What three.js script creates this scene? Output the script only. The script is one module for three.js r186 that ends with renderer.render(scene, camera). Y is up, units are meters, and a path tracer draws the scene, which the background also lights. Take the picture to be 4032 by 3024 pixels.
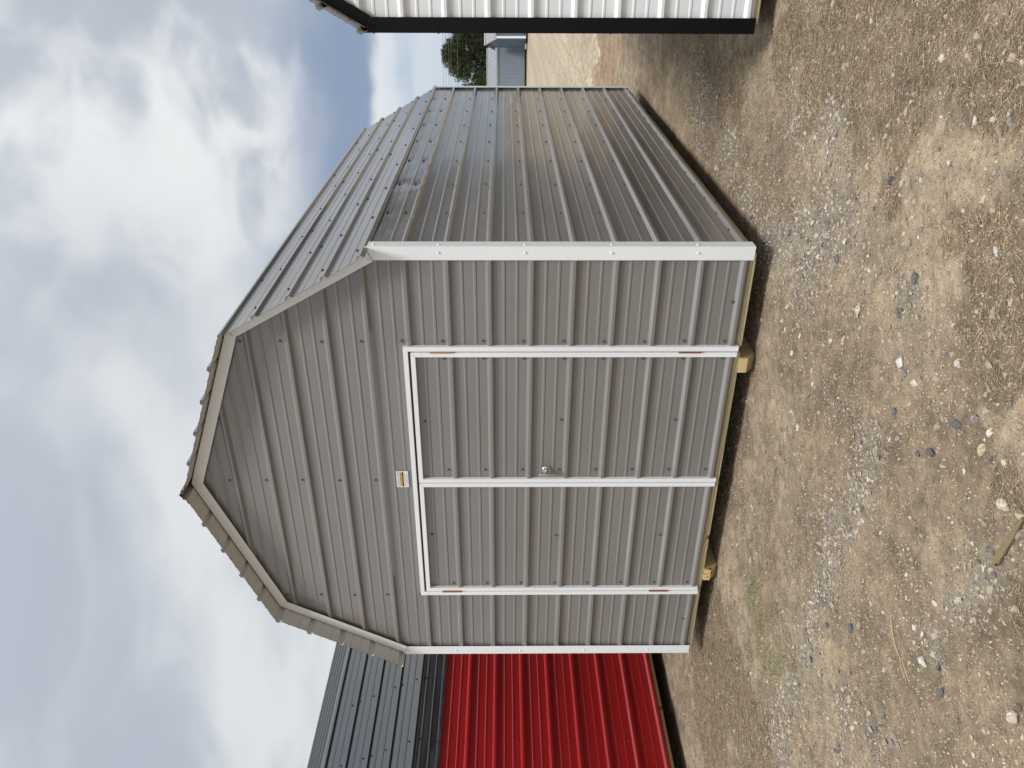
import * as THREE from 'three';
import { mergeGeometries, mergeVertices, toCreasedNormals } from 'three/addons/utils/BufferGeometryUtils.js';

// ------------------------------------------------------------------ camera
const scene = new THREE.Scene();
const F = new THREE.Vector3(-0.50059637, -0.00965014, -0.86562703);
const R = new THREE.Vector3(0.86567217, -0.00111049, -0.50061009);
const U = new THREE.Vector3(-0.00386969, 0.99995282, -0.00890977);
const camera = new THREE.PerspectiveCamera(52.164, 4 / 3, 0.1, 1200);
camera.position.set(2.9922, 1.45, 3.9677);
// the photograph was taken with the phone on its side: up in the place is left in the picture
camera.quaternion.setFromRotationMatrix(new THREE.Matrix4().makeBasis(U.clone().negate(), R, F.clone().negate()));
scene.add(camera);

// ------------------------------------------------------------------ noise
const frac = (x) => x - Math.floor(x);
function hash(ix, iy, s = 0) {
  let h = (ix * 374761393 + iy * 668265263 + s * 2147483647) | 0;
  h = Math.imul(h ^ (h >>> 13), 1274126177); h ^= h >>> 16;
  h = Math.imul(h, 2246822519); h ^= h >>> 13;
  return (h >>> 0) / 4294967295;
}
function vnoise(x, y, s = 0, px = 0, py = 0) {
  let ix = Math.floor(x), iy = Math.floor(y); const fx = x - ix, fy = y - iy;
  const u = fx * fx * fx * (fx * (fx * 6 - 15) + 10), v = fy * fy * fy * (fy * (fy * 6 - 15) + 10);
  let x1 = ix + 1, y1 = iy + 1;
  if (px) { ix = ((ix % px) + px) % px; x1 = ((x1 % px) + px) % px; }
  if (py) { iy = ((iy % py) + py) % py; y1 = ((y1 % py) + py) % py; }
  const a = hash(ix, iy, s), b = hash(x1, iy, s), c = hash(ix, y1, s), d = hash(x1, y1, s);
  return a + (b - a) * u + (c - a) * v + (a - b - c + d) * u * v;
}
function fbm(x, y, o = 4, s = 0) {
  let t = 0, a = 0.5, n = 0;
  for (let i = 0; i < o; i++) { t += a * vnoise(x, y, s + i * 17); n += a; a *= 0.5; x = x * 2.03 + 5.1; y = y * 2.03 - 3.7; }
  return t / n;
}
const sstep = (a, b, x) => { const t = Math.min(1, Math.max(0, (x - a) / (b - a))); return t * t * (3 - 2 * t); };
const mix = (a, b, t) => a + (b - a) * t;
const mix3 = (a, b, t) => [mix(a[0], b[0], t), mix(a[1], b[1], t), mix(a[2], b[2], t)];
function rng(seed) { let s = seed >>> 0; return () => { s = (s + 0x6D2B79F5) | 0; let t = Math.imul(s ^ (s >>> 15), 1 | s); t = (t + Math.imul(t ^ (t >>> 7), 61 | t)) ^ t; return ((t ^ (t >>> 14)) >>> 0) / 4294967296; }; }

// ------------------------------------------------------------------ sky: broken overcast, a clear slate-blue gap low towards the back right
const SKY_LEVEL = 0.575;
const sunDir = new THREE.Vector3(0.26, 0.90, 0.38).normalize();
{
  const W = 2048, H = 1024, data = new Float32Array(W * H * 4);
  const clear = [0.265, 0.345, 0.485], pale = [0.50, 0.62, 0.75], dark = [0.465, 0.512, 0.590], lite = [0.735, 0.76, 0.78], white = [0.90, 0.91, 0.915];
  const d = new THREE.Vector3();
  for (let j = 0; j < H; j++) for (let i = 0; i < W; i++) {
    const th = (j + 0.5) / H * Math.PI - Math.PI / 2, ph = ((i + 0.5) / W - 0.5) * 2 * Math.PI;
    d.set(Math.cos(th) * Math.cos(ph), Math.sin(th), Math.cos(th) * Math.sin(ph));
    const e = Math.asin(Math.max(-1, Math.min(1, d.y))) * 180 / Math.PI;
    const a = Math.atan2(d.dot(R), d.dot(F)) * 180 / Math.PI;   // degrees to the right of the view
    const ee = Math.max(e, 0);
    // position on a cloud sheet, softened near the horizon
    const k = 1 / (Math.max(d.y, 0) + 0.22), X = d.dot(R) * k, Z = d.dot(F) * k;
    const wx = fbm(X * 1.5 + 3, Z * 1.5 - 7, 4, 3) - 0.5, wz = fbm(X * 1.5 - 9, Z * 1.5 + 4, 4, 9) - 0.5;
    const n1 = fbm(X * 1.35 + wx * 0.9 + 31, Z * 1.7 + wz * 0.9 + 22, 6, 21);
    const n2 = fbm(X * 3.4 + wx * 1.5, Z * 3.9 + wz * 1.5 + 17, 6, 41);
    const bl = 1 - Math.abs(2 * fbm(X * 5.2 + wx * 1.5, Z * 6.0 + wz * 1.5 - 5, 5, 141) - 1);   // billows
    let shade = 0.56 * n1 + 0.34 * n2 + 0.10 * (bl - 0.75);                       // 0 dark base .. 1 bright
    const sunUp = Math.max(0, d.dot(sunDir));
    shade = sstep(0.30, 0.69, shade + 0.05 * Math.pow(sunUp, 3) + 0.005);
    let c = mix3(dark, lite, shade);
    c = mix3(c, white, 0.7 * sstep(0.525, 0.68, 0.4 * n2 + 0.4 * n1 + 0.2 * bl + 0.03) * sstep(2, 22, a) * (1 - sstep(80, 120, a)) * sstep(8, 16, ee));
    // the clear gap: a band of elevation on the right, feathered by noise
    const lo = 8.6 + (n2 - 0.5) * 2.2 + (fbm(a * 0.22 + 7, ee * 0.25, 5, 177) - 0.5) * 3.4, hi = 13.2 + (n1 - 0.5) * 9 + (fbm(a * 0.12, 2, 3, 77) - 0.5) * 6;
    const side = sstep(0, 11, a + (n1 - 0.5) * 10) * (1 - sstep(70, 110, a));
    const gap = sstep(lo - 1.2, lo + 0.7, ee) * (1 - sstep(hi - 1.5, hi + 5, ee)) * side;
    c = mix3(c, clear, gap * 0.97);
    // low streaks under the gap
    const st = fbm(a * 0.05 + 4, ee * 0.9, 4, 55);
    const low = (1 - sstep(lo - 1.0, lo + 0.4, ee)) * sstep(-30, 6, a) * (1 - sstep(70, 110, a));
    const edge = sstep(lo - 3.4, lo - 0.2, ee);
    c = mix3(c, mix3(mix3([0.46, 0.57, 0.69], [0.62, 0.69, 0.77], sstep(0.35, 0.65, st)), [0.84, 0.85, 0.87], edge * (0.35 + 0.65 * n2)), low * 0.92);
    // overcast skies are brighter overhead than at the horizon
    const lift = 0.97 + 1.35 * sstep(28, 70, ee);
    const o = (j * W + i) * 4;
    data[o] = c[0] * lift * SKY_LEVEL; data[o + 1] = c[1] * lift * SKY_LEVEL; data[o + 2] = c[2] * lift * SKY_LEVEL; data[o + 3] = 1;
  }
  const sky = new THREE.DataTexture(data, W, H, THREE.RGBAFormat, THREE.FloatType);
  sky.mapping = THREE.EquirectangularReflectionMapping; sky.magFilter = THREE.LinearFilter; sky.minFilter = THREE.LinearFilter; sky.needsUpdate = true;
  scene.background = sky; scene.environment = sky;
}
const sun = new THREE.DirectionalLight(new THREE.Color(1, 0.98, 0.95), 1.5);
sun.position.copy(sunDir).multiplyScalar(40); sun.target.position.set(0, 1, -1);
sun.castShadow = true; sun.shadow.radius = 26; sun.shadow.mapSize.set(2048, 2048);
Object.assign(sun.shadow.camera, { left: -14, right: 14, top: 14, bottom: -14, near: 1, far: 90 });
scene.add(sun, sun.target);

const renderer = new THREE.WebGLRenderer({ antialias: true });
renderer.setSize(1024, 768);
renderer.toneMapping = THREE.LinearToneMapping;
renderer.toneMappingExposure = 1.82;
renderer.shadowMap.enabled = true;
renderer.shadowMap.type = THREE.PCFSoftShadowMap;

// ------------------------------------------------------------------ helpers
const used = new Map();
function numbered(n) { const k = used.get(n) || 0; used.set(n, k + 1); return k ? `${n}_${String(k).padStart(3, '0')}` : n; }
function tag(o, label, category, group, kind) {
  if (label) o.userData.label = label; if (category) o.userData.category = category;
  if (group) o.userData.group = group; if (kind) o.userData.kind = kind; return o;
}
function thing(name, x, y, z, turn = 0) { const g = new THREE.Group(); g.name = numbered(name); g.position.set(x, y, z); g.rotation.y = turn; scene.add(g); return g; }
function mesh(name, geo, mat, parent) { const m = new THREE.Mesh(geo, mat); m.name = name; m.castShadow = m.receiveShadow = true; parent.add(m); return m; }
const lin = (r, g, b) => new THREE.Color().setRGB(r, g, b);
function tex(size, fn, srgb = true, rep = 1) {
  const w = Array.isArray(size) ? size[0] : size, h = Array.isArray(size) ? size[1] : size;
  const a = new Uint8Array(w * h * 4);
  for (let j = 0; j < h; j++) for (let i = 0; i < w; i++) {
    const c = fn(i / w, j / h, i, j), o = (j * w + i) * 4;
    for (let q = 0; q < 3; q++) a[o + q] = Math.max(0, Math.min(255, (Array.isArray(c) ? c[q] : c) * 255));
    a[o + 3] = 255;
  }
  const t = new THREE.DataTexture(a, w, h, THREE.RGBAFormat);
  t.wrapS = t.wrapT = THREE.RepeatWrapping; t.magFilter = THREE.LinearFilter; t.minFilter = THREE.LinearMipmapLinearFilter; t.generateMipmaps = true;
  if (srgb) t.colorSpace = THREE.SRGBColorSpace;
  t.repeat.set(rep, rep); t.needsUpdate = true; return t;
}
// tiling noise
const tn = (u, v, f, s) => vnoise(u * f, v * f, s, f, f);
const tfbm = (u, v, f, o, s) => { let t = 0, a = 0.5, n = 0; for (let i = 0; i < o; i++) { t += a * tn(u, v, f, s + i * 13); n += a; a *= 0.5; f *= 2; } return t / n; };

// ------------------------------------------------------------------ materials
const paintRough = tex(512, (u, v) => 0.78 + 0.30 * (tfbm(u, v, 3, 4, 5) - 0.5), false, 1 / 1.3);
const paintTone = tex(512, (u, v) => { const g = 0.965 + 0.05 * (tfbm(u, v, 4, 4, 15) - 0.5); return [g, g, g * 0.995]; }, true, 1 / 1.7);
function paint(r, g, b, rough = 0.36, extra = {}) {
  return new THREE.MeshPhysicalMaterial({ color: lin(r, g, b), map: paintTone, roughness: rough, roughnessMap: paintRough, metalness: 0, side: THREE.DoubleSide, ...extra });
}
const M = {
  greyWall: paint(0.228, 0.214, 0.202, 0.19, { ior: 1.65 }),
  greyRoof: paint(0.215, 0.203, 0.190, 0.17, { ior: 1.8 }),
  whiteTrim: paint(0.885, 0.90, 0.91, 0.40),
  whiteWall: paint(0.82, 0.84, 0.85, 0.36),
  backer: paint(0.63, 0.63, 0.61, 0.5),
  blackTrim: paint(0.006, 0.006, 0.007, 0.40, { specularIntensity: 0.35 }),
  blackRoof: paint(0.022, 0.024, 0.028, 0.24, { ior: 1.95 }),
  redWall: paint(0.35, 0.012, 0.015, 0.24, { ior: 1.6 }),
  chrome: new THREE.MeshStandardMaterial({ color: lin(0.55, 0.55, 0.55), metalness: 1, roughness: 0.2 }),
  brass: new THREE.MeshStandardMaterial({ color: lin(0.60, 0.36, 0.16), metalness: 1, roughness: 0.34 }),
  copper: new THREE.MeshStandardMaterial({ color: lin(0.42, 0.17, 0.09), metalness: 0.85, roughness: 0.42 }),
  stainedWood: new THREE.MeshStandardMaterial({ color: lin(0.23, 0.135, 0.09), roughness: 0.9 }),
};
const woodMap = tex([1024, 256], (u, v) => {
  // long grain along u; a few knots
  let d = v * 9 + 1.3 * (tfbm(u, v, 2, 3, 31) - 0.5) + 0.35 * tn(u, v, 4, 35);
  for (const [ku, kv] of [[0.21, 0.4], [0.66, 0.72], [0.88, 0.2]]) { const r = Math.hypot((u - ku) * 9, (v - kv) * 2.4); d += 1.6 * Math.exp(-r * r * 3); }
  const ring = Math.pow(0.5 + 0.5 * Math.sin(d * 6.283), 2.2);
  const fine = vnoise(u * 60, v * 256, 7, 60, 256);
  let c = mix3([0.78, 0.725, 0.56], [0.64, 0.55, 0.38], ring * 0.8); c = c.map((q) => q * (0.92 + 0.12 * fine));
  for (const [ku, kv] of [[0.21, 0.4], [0.66, 0.72], [0.88, 0.2]]) { const r = Math.hypot((u - ku) * 60, (v - kv) * 12); c = mix3(c, [0.36, 0.24, 0.13], 1 - sstep(0.5, 1.2, r)); }
  return c;
});
M.pine = new THREE.MeshStandardMaterial({ map: woodMap, color: lin(0.92, 0.92, 0.92), roughness: 0.8 });
M.pineEnd = new THREE.MeshStandardMaterial({
  roughness: 0.85, map: tex(256, (u, v) => {
    const r = Math.hypot(u - 0.55, v + 0.1) * 16 + 0.5 * tfbm(u, v, 3, 3, 61), ring = Math.pow(0.5 + 0.5 * Math.sin(r * 6.283), 2);
    let c = mix3([0.86, 0.77, 0.55], [0.72, 0.58, 0.36], ring);
    for (const [a, b, q] of [[0.3, 0.32, 0.09], [0.6, 0.6, 0.075], [0.66, 0.25, 0.07]]) c = mix3(c, [0.55, 0.33, 0.17], 0.85 * (1 - sstep(q * 0.8, q, Math.hypot(u - a, (v - b) * 0.9))));
    return c;
  })
});

M.ringEnd = new THREE.MeshStandardMaterial({
  roughness: 0.85, map: tex(256, (u, v) => {
    const r = Math.hypot(u - 0.45, v - 0.4) * 13 + 0.5 * tfbm(u, v, 3, 3, 62), ring = Math.pow(0.5 + 0.5 * Math.sin(r * 6.283), 2);
    return mix3([0.85, 0.76, 0.56], [0.72, 0.57, 0.37], ring);
  })
});
// ------------------------------------------------------------------ ribbed sheet metal
const S = 0.2286, RH = 0.0180;
function profile(v0, v1, phase, steep = false) {
  const p = [];
  const k0 = Math.floor((v0 - phase) / S) - 1, k1 = Math.ceil((v1 - phase) / S) + 1;
  for (let k = k0; k <= k1; k++) {
    const c = phase + k * S;
    p.push([c - (steep ? 0.0215 : 0.0235), 0], [c - (steep ? 0.0115 : 0.0075), RH], [c + (steep ? 0.0115 : 0.0075), RH], [c + (steep ? 0.0215 : 0.0235), 0]);
    for (const m of [0.079, 0.150]) p.push([c + m - 0.010, 0], [c + m - 0.0045, 0.0028], [c + m + 0.0045, 0.0028], [c + m + 0.010, 0]);
  }
  const out = []; const at = (v) => { for (let i = 0; i + 1 < p.length; i++) if (v >= p[i][0] && v <= p[i + 1][0]) return p[i][1] + (p[i + 1][1] - p[i][1]) * (v - p[i][0]) / (p[i + 1][0] - p[i][0]); return 0; };
  out.push([v0, at(v0)]); for (const q of p) if (q[0] > v0 + 1e-4 && q[0] < v1 - 1e-4) out.push(q); out.push([v1, at(v1)]);
  return out;
}
// O origin, A along the ribs, B across, N outwards; range(v) gives the ends along A
function ribSheet(O, A, B, N, v0, v1, phase, range, { seg = 0.3, dent = 0.0009, seed = 1, extra, steep = false } = {}) {
  const pr = profile(v0, v1, phase, steep), geos = [];
  const flip = new THREE.Vector3().crossVectors(A, B).dot(N) < 0;
  const wob = (u, v) => dent * 2 * (fbm(u * 1.7 + seed * 3.1, v * 7 + seed, 3, seed) - 0.5) + (extra ? extra(u, v) : 0);
  for (let i = 0; i + 1 < pr.length; i++) {
    const [va, wa] = pr[i], [vb, wb] = pr[i + 1];
    if (vb - va < 1e-5) continue;
    const ra = range(va + 1e-6), rb = range(vb - 1e-6);
    const nu = Math.max(1, Math.ceil(Math.max(ra[1] - ra[0], rb[1] - rb[0]) / seg)), nv = vb - va > 0.03 ? (extra ? 4 : 2) : 1;
    const pos = [], uv = [], idx = [];
    for (let b = 0; b <= nv; b++) for (let a = 0; a <= nu; a++) {
      const t = b / nv, v = mix(va, vb, t), w0 = mix(wa, wb, t), u = mix(mix(ra[0], rb[0], t), mix(ra[1], rb[1], t), a / nu), w = w0 + wob(u, v);
      pos.push(O.x + A.x * u + B.x * v + N.x * w, O.y + A.y * u + B.y * v + N.y * w, O.z + A.z * u + B.z * v + N.z * w);
      uv.push(u + seed * 0.37, v + seed * 0.61);
    }
    for (let b = 0; b < nv; b++) for (let a = 0; a < nu; a++) {
      const q = b * (nu + 1) + a, r = q + nu + 1;
      if (flip) idx.push(q, r, q + 1, q + 1, r, r + 1); else idx.push(q, q + 1, r, q + 1, r + 1, r);
    }
    const g = new THREE.BufferGeometry();
    g.setAttribute('position', new THREE.Float32BufferAttribute(pos, 3)); g.setAttribute('uv', new THREE.Float32BufferAttribute(uv, 2)); g.setIndex(idx); g.computeVertexNormals();
    geos.push(g);
  }
  return mergeGeometries(geos);
}
const V3 = (x, y, z) => new THREE.Vector3(x, y, z);
// flat trim cut from sheet: polygon in (x, y), from z0 outwards
function plate(pts, z0, depth, bevel = 0.0015) {
  const s = new THREE.Shape(pts.map((p) => new THREE.Vector2(p[0], p[1])));
  const g = new THREE.ExtrudeGeometry(s, { depth: depth - 2 * bevel, bevelEnabled: true, bevelSize: bevel, bevelThickness: bevel, bevelOffset: -bevel, bevelSegments: 1 });
  g.translate(0, 0, z0 + bevel); return g;
}
const box = (x0, x1, y0, y1, z0, z1) => { const g = new THREE.BoxGeometry(x1 - x0, y1 - y0, z1 - z0); g.translate((x0 + x1) / 2, (y0 + y1) / 2, (z0 + z1) / 2); return g; };
function woodBox(x0, x1, y0, y1, z0, z1, off = 0) {      // grain runs along the longest side
  const g = box(x0, x1, y0, y1, z0, z1), p = g.attributes.position, n = g.attributes.normal, uv = g.attributes.uv;
  const L = [x1 - x0, y1 - y0, z1 - z0], la = L.indexOf(Math.max(...L));
  for (let i = 0; i < p.count; i++) {
    const c = [p.getX(i), p.getY(i), p.getZ(i)], nn = [Math.abs(n.getX(i)), Math.abs(n.getY(i)), Math.abs(n.getZ(i))];
    const other = [0, 1, 2].filter((q) => q !== la && nn[q] < 0.5);
    uv.setXY(i, c[la] / 1.4 + off, (c[other[0]] ?? 0) / 0.14 + off * 3);
  }
  return g;
}
const screwGeo = (() => { const a = new THREE.CylinderGeometry(0.0085, 0.0095, 0.0025, 10); const b = new THREE.CylinderGeometry(0.0052, 0.0058, 0.006, 6); b.translate(0, 0.004, 0); const g = mergeGeometries([a.toNonIndexed(), b.toNonIndexed()]); g.translate(0, 0.001, 0); return g; })();
function screw(parent, pos, normal, mat, k = 1) {
  const m = mesh('screw', screwGeo, mat, parent); m.position.copy(pos); m.scale.setScalar(k);
  m.quaternion.setFromUnitVectors(V3(0, 1, 0), normal); return m;
}
const screwGrey = new THREE.MeshStandardMaterial({ color: lin(0.13, 0.125, 0.12), roughness: 0.5, metalness: 0.3 });
const screwDark = new THREE.MeshStandardMaterial({ color: lin(0.035, 0.035, 0.04), roughness: 0.55, metalness: 0.2 });

// ------------------------------------------------------------------ the gambrel shed
function makeShed(name, o) {
  const { x, z, L, wall, roof, trim, doors = false, fine = true, screws = 'all', eave = roof } = o;
  const g = thing(name, x, 0, z);
  const W2 = 1.526, yE = 2.187, xB = 1.063, yB = 3.012, yR = 3.412, y0 = 0.128, over = 0.145, back = 0.09;
  const lim = (y) => y < yE ? W2 : y < yB ? W2 + (xB - W2) * (y - yE) / (yB - yE) : Math.max(0.01, xB * (yR - y) / (yR - yB));
  const seg = fine ? 0.22 : 0.6;
  const X = V3(1, 0, 0), Y = V3(0, 1, 0), Zp = V3(0, 0, 1), Zn = V3(0, 0, -1);
  const phF = 0.158, phS = 0.156;
  const doorTop = 1.995, doorHalf = 0.926;
  // floor frame and skids
  const rims = [[-1.5, 1.5, 0.098, 0.150, -0.040, -0.002], [1.468, 1.506, 0.098, 0.150, -L + 0.002, -0.041], [-1.506, -1.468, 0.098, 0.150, -L + 0.002, -0.041], [-1.5, 1.5, 0.098, 0.150, -L + 0.002 - 0.0, -L + 0.04]];
  rims[3] = [-1.467, 1.467, 0.098, 0.150, -L + 0.002, -L + 0.04];
  rims.forEach((r, i) => mesh('rim_board', woodBox(...r, i * 0.31 + (o.seed || 0)), M.pine, g));
  mesh('floor_deck', woodBox(-1.467, 1.467, 0.12, 0.149, -L + 0.041, -0.041, 0.2), M.pine, g);
  for (const [sx, endMat] of [[0.826, M.ringEnd], [-0.797, M.pineEnd]]) {
    const s = new THREE.Shape([[0.012, 0.0975], [0.012, 0.052], [-0.042, 0], [-L + 0.1, 0], [-L + 0.04, 0.055], [-L + 0.04, 0.0975]].map((p) => new THREE.Vector2(-p[0], p[1])));
    const e = new THREE.ExtrudeGeometry(s, { depth: 0.094, bevelEnabled: false });
    e.rotateY(Math.PI / 2); e.translate(sx - 0.047, 0, 0);
    const p = e.attributes.position, uv = e.attributes.uv, n = e.attributes.normal;
    for (let i = 0; i < p.count; i++) {
      if (n.getZ(i) > 0.9) uv.setXY(i, (p.getX(i) - sx) / 0.094 + 0.5, p.getY(i) / 0.0975);
      else uv.setXY(i, p.getZ(i) / 1.4 + sx, (Math.abs(n.getX(i)) > 0.5 ? p.getY(i) : p.getX(i)) / 0.14);
    }
    const k = mesh('skid', e, M.pine, g);
    const end = plate([[sx - 0.0462, 0.0525], [sx + 0.0462, 0.0525], [sx + 0.0462, 0.097], [sx - 0.0462, 0.097]], 0.0122, 0.0012, 0.0002);
    const ep = end.attributes.position, eu = end.attributes.uv;
    for (let i = 0; i < ep.count; i++) eu.setXY(i, (ep.getX(i) - sx) / 0.094 + 0.5, (ep.getY(i) - 0.05) / 0.06);
    mesh('skid_end', end, endMat, k);
  }
  // front siding, in 36 inch sheets, cut round the doors and under the roof
  const cuts = [y0, 0.99, 1.905, doorTop, 2.82, yR - 0.012];
  const front = [];
  for (let i = 0; i + 1 < cuts.length; i++) {
    const [a, b] = [cuts[i], cuts[i + 1]];
    const opts = (s) => ({ seg, dent: fine ? 0.0007 : 0.0004, seed: s + (o.seed || 0) });
    if (doors && b <= doorTop + 1e-6) {
      front.push(mesh('siding_panel', ribSheet(V3(0, 0, 0), X, Y, Zp, a, b, phF, () => [-W2, -doorHalf], opts(3 + i)), wall, g));
      front.push(mesh('siding_panel', ribSheet(V3(0, 0, 0), X, Y, Zp, a, b, phF, () => [doorHalf, W2], opts(13 + i)), wall, g));
    } else front.push(mesh('siding_panel', ribSheet(V3(0, 0, 0), X, Y, Zp, a, b, phF, (v) => [-lim(v), lim(v)], opts(23 + i)), wall, g));
  }
  mesh('siding_panel', ribSheet(V3(0, 0, -L), X, Y, Zn, y0, yR - 0.012, phF, (v) => [-lim(v), lim(v)], { seg: 0.8, seed: 40 }), wall, g);
  // side walls
  const yStrip = 1.975;
  const sideCut = [y0, 0.99, yStrip];
  for (const sd of [1, -1]) {
    const vis = sd === (o.visibleSide ?? 1);
    for (let i = 0; i + 1 < sideCut.length; i++) {
      const p = mesh('siding_panel', ribSheet(V3(sd * W2, 0, 0), Zn, Y, V3(sd, 0, 0), sideCut[i], sideCut[i + 1], phS, () => [0.0, L], { seg: vis && fine ? 0.09 : 0.5, dent: vis ? 0.0021 : 0.0006, seed: 50 + i * 5 + sd }), wall, g);
      if (vis && screws !== 'few') {
        for (let k = 0; k < 9; k++) {
          const ys = phS + k * S + 0.043; if (ys < sideCut[i] || ys > sideCut[i + 1]) continue;
          if (k === 0) { for (let q = 1; q <= 15; q++) screw(p, V3(sd * (W2 + 0.001), ys - 0.015, -q * L / 16), V3(sd, 0, 0), screwGrey); }
          else for (let q = 1; q <= 7; q++) screw(p, V3(sd * (W2 + 0.001), ys + 0.006 * (hash(q, k, 5) - 0.5), -q * L / 8 + 0.01 * (hash(q, k, 6) - 0.5)), V3(sd, 0, 0), screwGrey);
        }
      } else if (vis) for (let k = 1; k < 9; k += 1) { const ys = phS + k * S + 0.043; if (ys < sideCut[i] || ys > sideCut[i + 1]) continue; for (const q of [0.12, 0.33]) screw(p, V3(sd * (W2 + 0.001), ys, -q * L), V3(sd, 0, 0), wall, 0.9); }
    }
    // strip of roofing folded over the eave, buckled round its screws
    const zs = Array.from({ length: 7 }, (_, q) => (q + 1) * L / 8);
    const buckle = (u, v) => {
      let w = vis ? 0.0055 * (fbm(u * 2.3 + 3, v * 9 + 1, 3, 91) - 0.5) + 0.007 * Math.exp(-Math.pow((u - 0.42) / 0.16, 2)) * (fbm(u * 9, v * 16, 2, 93) - 0.62) : 0;
      if (vis) for (const zz of zs) for (const vv of [2.02, 2.135]) { const r = Math.hypot((u - zz) / 0.09, (v - vv) / 0.05); w -= 0.0035 * Math.exp(-r * r); }
      return w;
    };
    const st = mesh('eave_panel', ribSheet(V3(sd * (W2 + 0.003), 0, 0), Zn, Y, V3(sd, 0, 0), yStrip - 0.004, yE - 0.004, phS + 8 * S + 0.0, () => [0.0, L], { seg: vis ? 0.035 : 0.5, dent: 0.0008, seed: 61 + sd, extra: buckle }), eave, g);
    if (vis) for (const zz of zs) for (const vv of [2.04, 2.145]) screw(st, V3(sd * (W2 + 0.0015), vv, -zz), V3(sd, 0, 0), screwDark);
    // corner trims: folded angles, front and rear
    for (const [zz, dir] of [[0, 1], [-L, -1]]) {
      const w = 0.077, xo = W2 + RH + 0.004, t = 0.003;
      const zf = zz + dir * (RH + 0.004);
      const fp = plate([[sd * (xo - w), 0.116], [sd * xo, 0.116], [sd * xo, yE + 0.002], [sd * (xo - w), yE - 0.037]].sort(() => 0), dir > 0 ? zf - t : zf, t, 0.0008);
      const sp = box(sd > 0 ? xo - t : -xo, sd > 0 ? xo : -xo + t, 0.116, yE - 0.012, Math.min(zf - dir * t, zf - dir * w), Math.max(zf - dir * t, zf - dir * w));
      const ct = mesh('corner_trim', mergeGeometries([fp.index ? fp.toNonIndexed() : fp, sp.toNonIndexed()]), trim, g);
      for (const ys of [0.42, 0.88, 1.34, 1.80, 2.145]) {
        if (zz !== 0) continue;
        screw(ct, V3(sd * (xo - 0.035), ys, zf), V3(0, 0, 1), trim, 0.85);
        screw(ct, V3(sd * xo, ys, zf - 0.03), V3(sd, 0, 0), trim, 0.85);
      }
    }
    // roof slopes
    const dS = V3(sd * (xB - W2), yB - yE, 0), lS = dS.length(); dS.normalize();
    const nS = V3(sd * dS.y, Math.abs(dS.x), 0);
    const dU = V3(-sd * xB, yR - yB, 0), lU = dU.length(); dU.normalize();
    const nU = V3(sd * dU.y, Math.abs(dU.x), 0);
    const zr = () => [-over, L + back];
    const slope = (O, dir, n, v0, v1, ph, op) => {
      const p = mesh('roof_panel', ribSheet(O, Zn, dir, n, v0, v1, ph, zr, op), roof, g);
      mesh('underside', ribSheet(O.clone().addScaledVector(n, -0.0016), Zn, dir, n, v0, v1, ph, zr, op), M.backer, p);   // primed back of the sheet
      return p;
    };
    const rs = slope(V3(sd * W2, yE, 0), dS, nS, -0.020, lS, lS - 0.027 - 4 * S, { seg: vis ? 0.1 : 0.4, dent: 0.0011, seed: 70 + sd, steep: true });
    slope(V3(sd * xB, yB, 0), dU, nU, 0.0, lU - 0.002, 0.2015, { seg: 0.3, dent: 0.001, seed: 80 + sd, steep: true });
    if (vis) for (let k = 0; k < 4; k++) for (let q = 0; q <= 8; q++) {
      const zq = q === 0 ? -0.045 : -q * L / 8 + 0.02 * (hash(q, k, 8) - 0.5);
      for (const vv of (q === 0 || q === 3 || q === 6 ? [0.058] : [0.058, 0.205])) {
        if (vv > 0.1 && (q + k) % 2) continue;
        const v = k * S + vv; if (v > lS - 0.01) continue;
        screw(rs, V3(sd * W2, yE, zq).addScaledVector(dS, v).addScaledVector(nS, 0.001), nS, screwDark);
      }
    }
    // rake trim under the front edge of the roof, two lengths a side
    for (const [zz, dir] of [[0, 1], [-L, -1]]) {
      const zf = dir > 0 ? RH + 0.006 : -L - RH - 0.009;
      const lo = [[sd * (W2 - 0.004), yE - 0.010], [sd * (xB - 0.004), yB - 0.010], [sd * 1.021, 2.948], [sd * 1.466, 2.149]];
      const hi = [[sd * (xB - 0.006), yB - 0.010], [0, yR - 0.010], [0, 3.330], [sd * 1.020, 2.949]];
      const a = mesh('rake_trim', plate(lo, zf, 0.003, 0.0007), trim, g), b = mesh('rake_trim', plate(hi, zf, 0.003, 0.0007), trim, g);
      if (dir > 0) { screw(b, V3(sd * 1.03, 2.976, zf + 0.003), Zp, trim, 0.8); if (sd > 0) screw(b, V3(0.012, 3.37, zf + 0.003), Zp, trim, 0.8); screw(a, V3(sd * 1.475, 2.17, zf + 0.003), Zp, trim, 0.8); }
    }
  }
  // ridge cap
  {
    const sl = Math.atan2(yR - yB, xB), c = Math.cos(sl), s = Math.sin(sl), h = RH;
    const pr = [[-0.075, 0.004], [-0.026, 0.004], [-0.012, h + 0.004], [0, h + 0.006], [0.012, h + 0.004], [0.026, 0.004], [0.075, 0.004]];
    const pts = pr.map(([u, w]) => [u * c + (u > 0 ? 1 : -1) * 0 , yR - Math.abs(u) * s + w]);
    const pos = [], idx = [], uv = [];
    for (let i = 0; i + 1 < pts.length; i++) { const q = pos.length / 3; for (const [px, py] of [pts[i], pts[i + 1]]) for (const zz of [over + 0.002, -L - back]) { pos.push(px, py, zz); uv.push(zz, px); } idx.push(q, q + 2, q + 1, q + 2, q + 3, q + 1); }
    const gg = new THREE.BufferGeometry(); gg.setAttribute('position', new THREE.Float32BufferAttribute(pos, 3)); gg.setAttribute('uv', new THREE.Float32BufferAttribute(uv, 2)); gg.setIndex(idx); gg.computeVertexNormals();
    mesh('ridge_cap', gg, roof, g);
  }
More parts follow.
